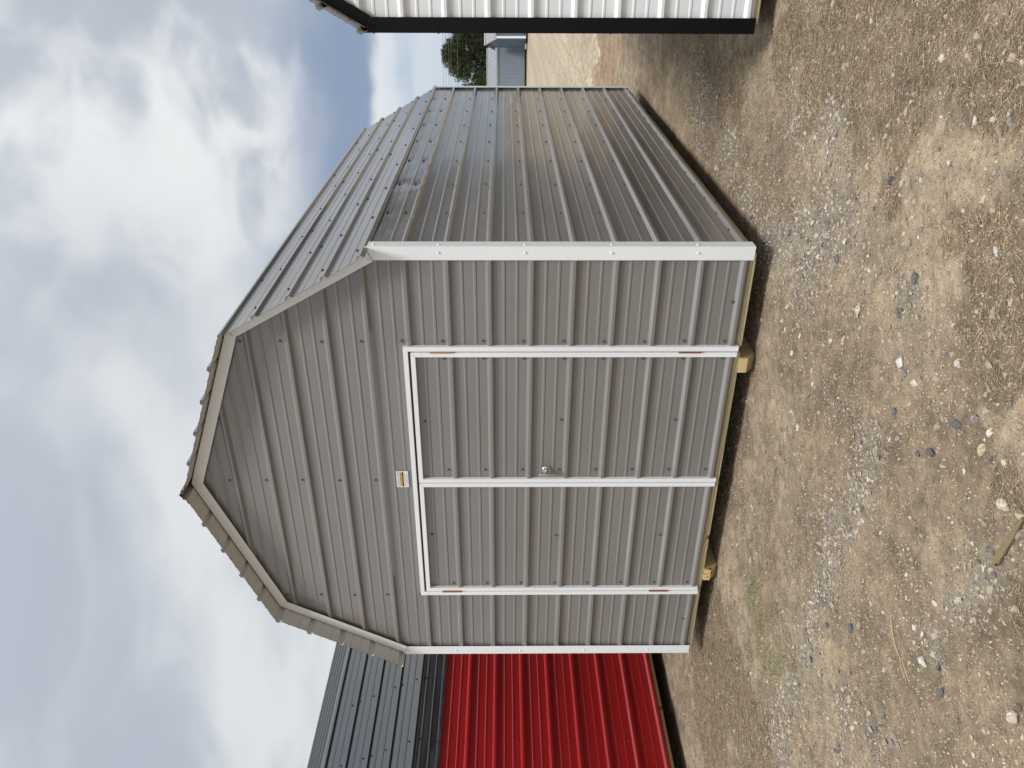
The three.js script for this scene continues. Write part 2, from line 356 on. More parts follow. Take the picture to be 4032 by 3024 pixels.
  // front screws
  if (screws === 'all') {
    for (let k = 0; k < 15; k++) {
      const ys = phF + k * S + 0.043; const at = [];
      const l = lim(ys + 0.05);
      for (const xs of [0.978, -0.978]) if (Math.abs(xs) < l - 0.09) at.push(xs);
      if (ys > doorTop + 0.06 && l > 0.15) at.push(0.004);
      const p = front.find((m) => { m.geometry.computeBoundingBox(); const b = m.geometry.boundingBox; return ys > b.min.y && ys < b.max.y; });
      for (const xs of at) {
        const pp = front.find((m) => { const b = (m.geometry.boundingBox || (m.geometry.computeBoundingBox(), m.geometry.boundingBox)); return ys >= b.min.y && ys <= b.max.y && xs >= b.min.x && xs <= b.max.x; });
        if (pp) screw(pp, V3(xs + 0.006 * (hash(k, 2, 9) - 0.5), ys + 0.006 * (hash(k, 3, 9) - 0.5), 0.001), Zp, screwGrey);
      }
    }
    for (const [xs, i] of [[1.22, 1], [-1.22, 0]]) screw(front[i], V3(xs, 0.19, 0.001), Zp, screwGrey);
  }
  // double doors
  if (doors) {
    const zt = RH + 0.002;
    const jb = 0.122, fo = 0.956, fi = 0.927, ft = 2.024, fti = 1.996;
    mesh('jamb_trim', plate([[fi, jb], [fo, jb], [fo, ft], [fi, fti]], zt - 0.018, 0.030), trim, g);
    mesh('jamb_trim', plate([[-fo, jb], [-fi, jb], [-fi, fti], [-fo, ft]], zt - 0.018, 0.030), trim, g);
    mesh('header_trim', plate([[-fi, fti + 0.0008], [fi, fti + 0.0008], [fo, ft], [-fo, ft]], zt - 0.018, 0.029), trim, g);
    mesh('door_jamb', woodBox(0.89, 0.99, 0.15, 2.03, -0.06, -0.006), M.stainedWood, g);
    mesh('door_jamb', woodBox(-0.99, -0.89, 0.15, 2.03, -0.06, -0.006), M.stainedWood, g);
    mesh('door_header', woodBox(-0.889, 0.889, 1.95, 2.05, -0.06, -0.006), M.stainedWood, g);
    mesh('door_stop', woodBox(-0.05, 0.05, 0.15, 1.949, -0.06, -0.006), M.stainedWood, g);
    for (const [xl, xr, il, ir, side] of [[-0.0005, 0.918, 0.026, 0.888, 1], [-0.923, -0.0065, -0.897, -0.035, -1]]) {
      const d = new THREE.Group(); d.name = 'door'; g.add(d);
      const t = 1.984, ti = 1.957, b = 0.124 + (side < 0 ? 0.004 : 0), ph = phF - 0.004 + (side < 0 ? 0.002 : 0);
      mesh('siding_panel', ribSheet(V3(0, 0, 0), X, Y, Zp, b + 0.004, t - 0.005, ph, () => [xl + 0.005, xr - 0.005], { seg: 0.18, dent: 0.0009, seed: 100 + side }), wall, d);
      mesh('edge_trim', plate([[xl, b], [il, b], [il, ti], [xl, t]], zt - 0.019, 0.026), trim, d);
      mesh('edge_trim', plate([[ir, b], [xr, b], [xr, t], [ir, ti]], zt - 0.019, 0.026), trim, d);
      mesh('edge_trim', plate([[xl + 0.0012, t], [il + 0.0004, ti], [ir - 0.0004, ti], [xr - 0.0012, t]], zt - 0.019, 0.026), trim, d);
      const cols = side > 0 ? [0.083, 0.868] : [-0.872];
      for (let k = 0; k < 9; k++) {
        const ys = ph + k * S + 0.043; if (ys > ti - 0.02) continue;
        for (const xs of cols) screw(d, V3(xs, ys + 0.006 * (hash(k, 4, 9) - 0.5), 0.001), Zp, screwGrey);
        if (k === 1 || k === 4) screw(d, V3(side * 0.45, ys, 0.001), Zp, screwGrey);
      }
      screw(d, V3(side * 0.44, ti - 0.03, 0.001), Zp, screwGrey);
      for (const [yc, hm] of [[1.811, side > 0 ? M.brass : M.copper], [0.398, M.copper]]) {
        const parts = [], hx = side * 0.9225, hz = zt + 0.012;
        for (let q = 0; q < 5; q++) { const c = new THREE.CylinderGeometry(0.0062, 0.0062, 0.0222, 12); c.translate(hx, yc + (q - 2) * 0.0234, hz); parts.push(c.toNonIndexed()); }
        for (const q of [-1, 1]) { const c = new THREE.SphereGeometry(0.0064, 10, 6); c.translate(hx, yc + q * 0.06, hz); parts.push(c.toNonIndexed()); }
        parts.push(box(hx - 0.003, hx + 0.003, yc - 0.058, yc + 0.058, hz - 0.02, hz - 0.003).toNonIndexed());
        mesh('hinge', mergeGeometries(parts), hm, d);
      }
      if (side > 0) {
        const hp = [];
        const l = new THREE.LatheGeometry([[0.0001, 0.012], [0.016, 0.012], [0.026, 0.008], [0.0305, 0.003], [0.0305, 0.0005]].map((q) => new THREE.Vector2(...q)), 28); l.rotateX(Math.PI / 2); l.translate(0.08, 1.187, 0.002); hp.push(l.toNonIndexed());
        const st = new THREE.CylinderGeometry(0.0085, 0.011, 0.036, 14); st.rotateX(Math.PI / 2); st.translate(0.08, 1.187, 0.03); hp.push(st.toNonIndexed());
        const bar = new THREE.LatheGeometry([[0.0001, -0.05], [0.005, -0.0495], [0.0068, -0.044], [0.0085, -0.02], [0.0105, 0], [0.0085, 0.02], [0.0068, 0.044], [0.005, 0.0495], [0.0001, 0.05]].map((q) => new THREE.Vector2(...q)), 14); bar.translate(0.08, 1.187, 0.052); hp.push(bar.toNonIndexed());
        tag(mesh('handle', mergeGeometries(hp), M.chrome, d), 'chrome T-shaped door handle on a round base');
      }
    }
    // maker's plate above the doors
    const cv = document.createElement('canvas'); cv.width = 512; cv.height = 304; const c = cv.getContext('2d');
    c.fillStyle = '#dcdcd8'; c.fillRect(0, 0, 512, 304);
    c.textAlign = 'center'; c.textBaseline = 'middle';
    c.fillStyle = '#3c3a3a'; c.font = 'italic bold 44px serif'; c.fillText('A Tradition of Quality', 262, 48);
    c.fillStyle = '#e0b64c'; c.fillRect(40, 82, 432, 64);
    c.fillStyle = '#2b2415'; c.font = 'bold 58px serif'; c.fillText('OLD HICKORY', 262, 116);
    c.fillStyle = '#17171a'; c.fillRect(30, 146, 452, 40);
    c.fillStyle = '#9a9a92'; c.font = 'bold 27px sans-serif'; c.fillText('BUILDINGS & SHEDS', 256, 167);
    c.fillStyle = '#c0603a'; c.beginPath(); c.arc(36, 60, 13, 0, 7); c.fill();
    c.fillStyle = '#8d8f96'; c.fillRect(46, 204, 420, 7); c.fillRect(24, 221, 464, 3); c.fillRect(96, 240, 320, 9); c.fillRect(60, 264, 390, 7); c.fillRect(120, 284, 280, 5);
    const ct = new THREE.CanvasTexture(cv); ct.colorSpace = THREE.SRGBColorSpace; ct.anisotropy = 8;
    const sg = plate([[-0.049, 2.052], [0.076, 2.052], [0.076, 2.127], [-0.049, 2.127]], 0.0045, 0.0022, 0.0004);
    const sp = sg.attributes.position, su = sg.attributes.uv;
    for (let i = 0; i < sp.count; i++) su.setXY(i, (sp.getX(i) + 0.049) / 0.125, (sp.getY(i) - 2.052) / 0.075);
    tag(mesh('sign_plate', sg, new THREE.MeshStandardMaterial({ map: ct, roughness: 0.4 }), g), 'small white plate with a yellow and black maker\'s name');
    mesh('plate_rivet', (() => { const r = new THREE.CylinderGeometry(0.003, 0.003, 0.002, 10); r.rotateX(Math.PI / 2); r.translate(-0.043, 2.088, 0.0075); return r; })(), M.chrome, g);
    mesh('plate_rivet', (() => { const r = new THREE.CylinderGeometry(0.003, 0.003, 0.002, 10); r.rotateX(Math.PI / 2); r.translate(0.070, 2.09, 0.0075); return r; })(), M.chrome, g);
  }
  return g;
}
tag(makeShed('gambrel_shed', { x: 0, z: 0, L: 4.89, wall: M.greyWall, roof: M.greyRoof, trim: M.whiteTrim, doors: true, seed: 0 }),
  'taupe grey metal gambrel shed with white trim and double doors', 'shed', 'metal gambrel sheds in a row');
tag(makeShed('gambrel_shed', { x: 4.066, z: -0.60, L: 4.89, wall: M.whiteWall, roof: M.blackRoof, trim: M.blackTrim, seed: 7, fine: false, screws: 'few', visibleSide: -1 }),
  'white metal gambrel shed with black corner and rake trim and a black roof', 'shed', 'metal gambrel sheds in a row');
tag(makeShed('gambrel_shed', { x: -2.765 - 1.526, z: 0.45, L: 4.89, wall: M.redWall, roof: M.blackRoof, trim: M.blackTrim, seed: 13, screws: 'few' }),
  'red metal gambrel shed with a black roof', 'shed', 'metal gambrel sheds in a row');

// ------------------------------------------------------------------ ground
const straws = [[2.74, 0.84, .32], [2.64, 0.55, .25], [2.3, 0.1, .22], [2.28, 0.73, .14], [2.4, 1.0, .16], [2.66, 1.45, .2], [2.65, 1.65, .2], [2.62, 0.2, .2], [2.1, 1.81, .17], [2.06, 1.93, .18], [2.15, 1.52, .1], [2.12, 1.1, .1], [1.93, 1.95, .1], [2.17, 1.7, .09], [1.62, 2.16, .12], [-1.1, 0.11, .25], [-1.18, 0.48, .3], [-1.54, 0.36, .3], [-1.15, 0.88, .25], [-1.1, 1.15, .3], [-1.6, 0.0, .35], [-1.9, 0.3, .4], [2.9, 0.5, .35], [3.0, 1.1, .3], [2.5, -0.4, .25], [2.1, -1.2, .2], [1.35, 2.45, .15]];
const gravels = [[1.25, 1.36, .08], [1.21, 1.46, .08], [1.1, 1.47, .09], [0.99, 1.45, .09], [0.89, 1.44, .09], [0.69, 1.34, .12], [0.55, 1.38, .11], [1.33, 2.22, .09], [0.42, 1.35, .10], [0.23, 1.32, .11], [0.01, 1.39, .11], [-0.33, 1.32, .13], [-0.58, 1.27, .13], [-0.76, 1.35, .14], [1.1, 2.14, .07], [0.9, 2.13, .08], [1.19, 2.23, .06], [0.12, 1.76, .10], [1.75, 0.45, .17], [1.6, 0.2, .2], [1.55, -0.15, .16], [1.9, 0.7, .2], [2.25, 0.4, .16], [2.2, 0.0, .16], [1.6, -0.6, .16], [1.75, -1.2, .25], [1.9, -2, .3], [1.5, 0.45, .14], [1.85, 1.35, .1], [0.25, 2.0, .08], [-0.1, 1.85, .08]];
const greens = [[-0.47, 0.57, .08], [-0.42, 0.74, .12], [-0.48, 0.92, .12], [-0.53, 1.03, .1], [-0.18, 1.26, .09], [-0.59, 0.23, .05], [0.26, 1.25, .05], [-0.3, 0.62, .1], [-0.36, 1.1, .1], [-0.72, 0.75, .1]];
const field = (list, x, z) => { let m = 0; for (const [a, b, r] of list) { const dx = (x - a) / r, dz = (z - b) / r, q = dx * dx + dz * dz; if (q < 9) m += Math.exp(-q); } return Math.min(1, m); };
function zones(x, z) {
  const n = fbm(x * 5, z * 5, 4, 201), n2 = fbm(x * 14 + 9, z * 14, 3, 231);
  const s = sstep(0.30, 0.85, field(straws, x, z) + 1.0 * (n - 0.5) + 0.6 * (n2 - 0.5));
  const g = sstep(0.25, 0.75, field(gravels, x, z) + 0.5 * (n2 - 0.5));
  const gr = sstep(0.3, 0.8, field(greens, x, z) + 0.9 * (n2 - 0.5) + 0.3 * (n - 0.5));
  return { s, g, gr, n, n2 };
}
const nearShed = (x, z) => { let d = 9; for (const [cx, cz, L] of [[0, 0, 4.89], [4.066, -0.6, 4.89], [-4.291, 0.45, 4.89]]) { const dx = Math.max(0, Math.abs(x - cx) - 1.5), dz = Math.max(0, Math.abs(z - (cz - L / 2)) - L / 2); d = Math.min(d, Math.hypot(dx, dz)); } return d; };
function groundH(x, z) {
  const r = Math.hypot(x - 1, z); if (r > 16) return 0;
  const keep = sstep(0.02, 0.5, nearShed(x, z)) * (1 - sstep(9, 16, r));
  const big = 0.030 * (fbm(x * 0.9, z * 0.9, 2, 301) - 0.5) * keep;
  const mid = 0.022 * (fbm(x * 4.2, z * 4.2, 3, 311) - 0.5) * (0.25 + 0.75 * keep);
  const small = r < 5 ? 0.010 * (fbm(x * 17, z * 17, 2, 321) - 0.5) : 0;
  return big + mid + small - 0.004;
}
{
  const axis = (lo, hi, step, ext) => { const a = []; for (let v = lo; v <= hi + 1e-6; v += step) a.push(v); let s = step; let v = hi; while (v < ext) { s *= 1.16; v += s; a.push(v); } s = step; v = lo; while (v > -ext) { s *= 1.16; v -= s; a.unshift(v); } return a; };
  const xs = axis(-2.8, 3.3, 0.0125, 600), zs = axis(-2.6, 2.9, 0.0125, 600);
  const nx = xs.length, nz = zs.length, pos = new Float32Array(nx * nz * 3), col = new Float32Array(nx * nz * 3), uv = new Float32Array(nx * nz * 2), idx = new Uint32Array((nx - 1) * (nz - 1) * 6);
  for (let j = 0; j < nz; j++) for (let i = 0; i < nx; i++) {
    const x = xs[i], z = zs[j], q = j * nx + i;
    pos[q * 3] = x; pos[q * 3 + 1] = groundH(x, z); pos[q * 3 + 2] = z; uv[q * 2] = x; uv[q * 2 + 1] = z;
    const near = Math.abs(x) < 20 && Math.abs(z) < 22;
    const zn = near ? zones(x, z) : { s: 0, g: 0, gr: 0, n: fbm(x * 0.3, z * 0.3, 3, 5), n2: 0.5 };
    const tone = fbm(x * 1.6 + 5, z * 1.6, 4, 401);
    let c = mix3([0.505, 0.392, 0.264], [0.365, 0.272, 0.178], sstep(0.35, 0.66, tone + 0.3 * (zn.n2 - 0.5)));
    c = mix3(c, [0.350, 0.295, 0.232], zn.g * 0.75);
    c = mix3(c, [0.275, 0.205, 0.138], zn.s * (0.55 + 0.42 * sstep(0.38, 0.6, zn.n2)));
    c = mix3(c, [0.30, 0.275, 0.145], zn.gr * 0.4);
    // reddish sand spilt along the edge of the stone yard
    const rust = sstep(-5.6, -7.6, z + 2 * (zn.n - 0.5)) * (1 - sstep(-9.5, -12, z));
    c = mix3(c, [0.50, 0.33, 0.19], rust * 0.7 * sstep(0.4, 0.6, fbm(x * 1.1, z * 0.9, 3, 431) + 0.1));
    const t = 0.82 + 0.36 * hash(i, j, 7) * 0.6; col[q * 3] = c[0] * t * 0.98; col[q * 3 + 1] = c[1] * t; col[q * 3 + 2] = c[2] * t * 1.02;
  }
  let k = 0;
  for (let j = 0; j + 1 < nz; j++) for (let i = 0; i + 1 < nx; i++) { const q = j * nx + i; idx[k++] = q; idx[k++] = q + nx; idx[k++] = q + 1; idx[k++] = q + 1; idx[k++] = q + nx; idx[k++] = q + nx + 1; }
  const g = new THREE.BufferGeometry();
  g.setAttribute('position', new THREE.BufferAttribute(pos, 3)); g.setAttribute('color', new THREE.BufferAttribute(col, 3)); g.setAttribute('uv', new THREE.BufferAttribute(uv, 2)); g.setIndex(new THREE.BufferAttribute(idx, 1)); g.computeVertexNormals();
  const dirt = tex(1024, (u, v, i, j) => {
    const f = 0.45 * tfbm(u, v, 7, 6, 501) + 0.55 * tfbm(u, v, 31, 4, 551), sp = hash(i >> 1, j >> 1, 77), sp2 = hash(i >> 2, j >> 2, 78);
    let q = 0.80 + 0.60 * (f - 0.5) + 0.12 * (hash(i, j, 5) - 0.5);
    if (sp > 0.98) q += 0.17; if (sp < 0.035) q -= 0.26; if (sp2 < 0.02) q -= 0.20;
    return [q, q * 0.99, q * 0.975];
  }, true, 1 / 1.37);
  const bump = tex(1024, (u, v, i, j) => 0.5 + 0.9 * (tfbm(u, v, 40, 4, 601) - 0.5) + 0.12 * (hash(i >> 1, j >> 1, 9) - 0.5), false, 1 / 0.71);
  const m = mesh('ground', g, new THREE.MeshStandardMaterial({ vertexColors: true, map: dirt, bumpMap: bump, bumpScale: 0.008, roughness: 1 }), scene);
  tag(m, 'bare brown dirt and gravel ground under and between the sheds', 'ground', null, 'structure');
}

// the crushed-stone yard behind the row of sheds, a layer with a ragged edge
{
  const xs = [], zs = [0, 0.12, 0.3, 0.6, 1, 1.6, 2.4, 3.5, 5, 7, 10, 14, 20, 28, 40, 60];
  for (let x = -60; x < -8; x += 2) xs.push(x); for (let x = -8; x < 10; x += 0.1) xs.push(x); for (let x = 10; x <= 50; x += 2) xs.push(x);
  const pos = [], col = [], uv = [], idx = [], nx = xs.length;
  zs.forEach((dz, j) => xs.forEach((x) => {
    const edge = -9.3 + 3.0 * (fbm(x * 0.9, 3, 3, 421) - 0.5) + 2.6 * (fbm(x * 3.1, 9, 4, 422) - 0.5), z = edge - dz;
    pos.push(x, j === 0 ? -0.012 : 0.008 + 0.006 * fbm(x * 2, z * 2, 2, 423), z); uv.push(x, z);
    const c = mix3([0.57, 0.465, 0.345], [0.46, 0.365, 0.262], sstep(0.35, 0.65, fbm(x * 0.9, z * 0.9, 4, 441))); col.push(...c);
  }));
  for (let j = 0; j + 1 < zs.length; j++) for (let i = 0; i + 1 < nx; i++) { const q = j * nx + i; idx.push(q, q + 1, q + nx, q + 1, q + nx + 1, q + nx); }
  const g = new THREE.BufferGeometry(); g.setAttribute('position', new THREE.Float32BufferAttribute(pos, 3)); g.setAttribute('color', new THREE.Float32BufferAttribute(col, 3)); g.setAttribute('uv', new THREE.Float32BufferAttribute(uv, 2)); g.setIndex(idx); g.computeVertexNormals();
  const stone = tex(512, (u, v, i, j) => { const q = 0.84 + 0.5 * (tfbm(u, v, 32, 4, 521) - 0.5) + 0.14 * (hash(i >> 1, j >> 1, 5) - 0.5); return [q, q, q * 0.98]; }, true, 1 / 1.9);
  tag(mesh('gravel_yard', g, new THREE.MeshStandardMaterial({ vertexColors: true, map: stone, roughness: 1, side: THREE.DoubleSide }), scene), 'pale tan crushed-stone yard behind the row of sheds', 'yard', null, 'structure');
}

// ------------------------------------------------------------------ loose grit, gravel, straw and grass
const inView = (x, z) => {          // ground that the sheds leave open, near enough to see grains
  if (nearShed(x, z) < 0.02 && z < -0.35) return false;
  return true;
};
function scatter(name, label, category, geo, mat, n, seed, place) {
  const im = new THREE.InstancedMesh(geo, mat, n), r = rng(seed), m4 = new THREE.Matrix4(), q = new THREE.Quaternion(), e = new THREE.Euler(), p = V3(0, 0, 0), s = V3(1, 1, 1), c = new THREE.Color();
  let k = 0, guard = 0;
  while (k < n && guard++ < n * 40) {
    const o = place(r); if (!o) continue;
    e.set(o.rx || 0, o.ry || 0, o.rz || 0, 'YXZ'); q.setFromEuler(e); p.set(o.x, o.y, o.z); s.set(o.s[0], o.s[1], o.s[2]);
    im.setMatrixAt(k, m4.compose(p, q, s)); im.setColorAt(k, c.setRGB(o.c[0], o.c[1], o.c[2])); k++;
  }
  im.count = k; im.name = name; im.castShadow = im.receiveShadow = true; tag(im, label, category, null, 'stuff'); scene.add(im); return im;
}
function stoneGeo(seed, detail) {
  const g = mergeVertices(new THREE.IcosahedronGeometry(1, detail).deleteAttribute('uv').deleteAttribute('normal'), 1e-4), p = g.attributes.position, v = V3(0, 0, 0), r = rng(seed);
  const planes = Array.from({ length: 10 }, () => [V3(r() - 0.5, r() - 0.5, r() - 0.5).normalize(), 0.46 + 0.34 * r()]);
  for (let i = 0; i < p.count; i++) {
    v.fromBufferAttribute(p, i);
    for (const [n, d] of planes) { const t = v.dot(n); if (t > d) v.addScaledVector(n, d - t); }
    const k = 1 + 0.09 * (vnoise(v.x * 3 + seed, v.y * 3 + v.z * 2.1, seed) - 0.5) * 2; v.multiplyScalar(k); p.setXYZ(i, v.x, v.y, v.z);
  }
  return toCreasedNormals(g, 0.38);
}
const stoneTones = { cream: [0.54, 0.47, 0.355], white: [0.58, 0.54, 0.47], slate: [0.125, 0.125, 0.122], grey: [0.265, 0.242, 0.215], pink: [0.45, 0.335, 0.25], mauve: [0.315, 0.268, 0.245], tan: [0.42, 0.33, 0.225] };
const gritGeo = new THREE.OctahedronGeometry(1, 0);
const pebbleGeo = stoneGeo(5, 1);
const rockMat = new THREE.MeshStandardMaterial({ color: 0xffffff, roughness: 0.92 });
const tonePick = (r) => { const t = r(); return t < 0.24 ? stoneTones.grey : t < 0.36 ? stoneTones.slate : t < 0.56 ? stoneTones.cream : t < 0.64 ? stoneTones.white : t < 0.72 ? stoneTones.pink : t < 0.82 ? stoneTones.mauve : stoneTones.tan; };
const X0 = -2.6, X1 = 3.3, Z0 = -3.2, Z1 = 2.85;
scatter('dirt_crumbs', 'fine grit and dirt crumbs over the bare ground', 'grit', gritGeo, rockMat, 150000, 11, (r) => {
  const x = mix(X0, X1, r()), z = mix(Z0, Z1, r()); if (!inView(x, z) || (z < 0.9 && r() < 0.45 && x < 1.4)) return null;
  const zn = fbm(x * 6, z * 6, 2, 77); if (r() > 0.25 + 1.2 * zn) return null;
  const s = 0.0013 + 0.0034 * Math.pow(r(), 3), k = 0.5 + 0.75 * r(); const t = r() < 0.82 ? [0.42 * k, 0.33 * k, 0.225 * k] : tonePick(r);
  return { x, z, y: groundH(x, z) + s * 0.15, s: [s * (1 + r()), s * 0.8, s * (0.8 + 0.5 * r())], ry: r() * 6.3, rx: r(), rz: r(), c: t };
});
scatter('gravel', 'crushed gravel lying in strips and patches on the dirt', 'gravel', pebbleGeo, rockMat, 19000, 12, (r) => {
  const x = mix(X0, X1, r()), z = mix(Z0, Z1, r()); if (!inView(x, z)) return null;
  const d = field(gravels, x, z); if (r() > 0.05 + 0.95 * d * (0.3 + fbm(x * 9, z * 9, 2, 79))) return null;
  const s = 0.0022 + 0.0075 * Math.pow(r(), 3.6), k = 0.6 + 0.42 * r(), c = mix3(tonePick(r), [0.36, 0.29, 0.205], 0.5 * r());
  return { x, z, y: groundH(x, z) + s * 0.22, s: [s * (1 + 0.6 * r()), s * 0.75, s], ry: r() * 6.3, rx: 0.5 * (r() - 0.5), rz: 0.5 * (r() - 0.5), c: [c[0] * k, c[1] * k, c[2] * k] };
});
scatter('half_buried_stones', 'many small dusty stones half buried all over the dirt', 'stones', stoneGeo(8, 2), rockMat, 2600, 15, (r) => {
  const x = mix(X0, X1, r()), z = mix(Z0, Z1, r()); if (!inView(x, z)) return null;
  if (r() > 0.22 + 0.6 * field(gravels, x, z) + 0.9 * (fbm(x * 2.5, z * 2.5, 3, 83) - 0.5)) return null;
  const s = 0.004 + 0.012 * Math.pow(r(), 2.6), k = 0.6 + 0.45 * r(), c = mix3(tonePick(r), [0.40, 0.325, 0.235], 0.3 + 0.6 * r());
  return { x, z, y: groundH(x, z) + s * 0.05, s: [s * (1 + 0.7 * r()), s * 0.62, s], ry: r() * 6.3, rx: 0.4 * (r() - 0.5), rz: 0.4 * (r() - 0.5), c: [c[0] * k, c[1] * k, c[2] * k] };
});
const strawGeo = (() => { const g = new THREE.CylinderGeometry(0.5, 1, 1, 4, 3, false); const p = g.attributes.position; for (let i = 0; i < p.count; i++) { const y = p.getY(i); p.setX(i, p.getX(i) + 0.0); p.setZ(i, p.getZ(i) + 6 * (y * y - 0.25)); } g.rotateZ(Math.PI / 2); g.computeVertexNormals(); return g; })();
scatter('straw_litter', 'dry straw and dead grass lying in brown patches on the dirt', 'straw', strawGeo, new THREE.MeshStandardMaterial({ roughness: 0.95 }), 34000, 13, (r) => {
  const x = mix(X0, X1, r()), z = mix(Z0, Z1, r()); if (!inView(x, z)) return null;
  const d = zones(x, z).s; if (r() > 0.02 + 0.98 * d) return null;
  const l = 0.012 + 0.045 * Math.pow(r(), 2), w = 0.0006 + 0.0011 * r() * r(), k = 0.5 + 0.8 * r();
  return { x, z, y: groundH(x, z) + 0.001 + 0.005 * r(), s: [l, w, w], ry: r() * 6.3, rx: r() * 6.3, rz: 0.35 * (r() - 0.5), c: mix3([0.52 * k, 0.405 * k, 0.255 * k], [0.22 * k, 0.155 * k, 0.095 * k], r()) };
});
const bladeGeo = (() => { const g = new THREE.ConeGeometry(1, 1, 3, 3); g.translate(0, 0.5, 0); const p = g.attributes.position; for (let i = 0; i < p.count; i++) p.setX(i, p.getX(i) + 3.5 * p.getY(i) * p.getY(i)); g.computeVertexNormals(); return g; })();
scatter('grass_sprigs', 'sparse low green weeds growing through the dirt before the grey shed', 'weeds', bladeGeo, new THREE.MeshStandardMaterial({ roughness: 0.8 }), 1700, 14, (r) => {
  const x = mix(-1.2, 0.6, r()), z = mix(0.1, 1.7, r()); const d = zones(x, z).gr; if (r() > d) return null;
  const h = 0.004 + 0.011 * r(), w = 0.0010 + 0.0008 * r(), k = 0.6 + 0.7 * r();
  return { x, z, y: groundH(x, z) - 0.001, s: [w * 1.6, h, w], ry: r() * 6.3, rz: 0.8 * (r() - 0.5), c: mix3([0.13 * k, 0.155 * k, 0.045 * k], [0.30 * k, 0.27 * k, 0.11 * k], r()) };
});

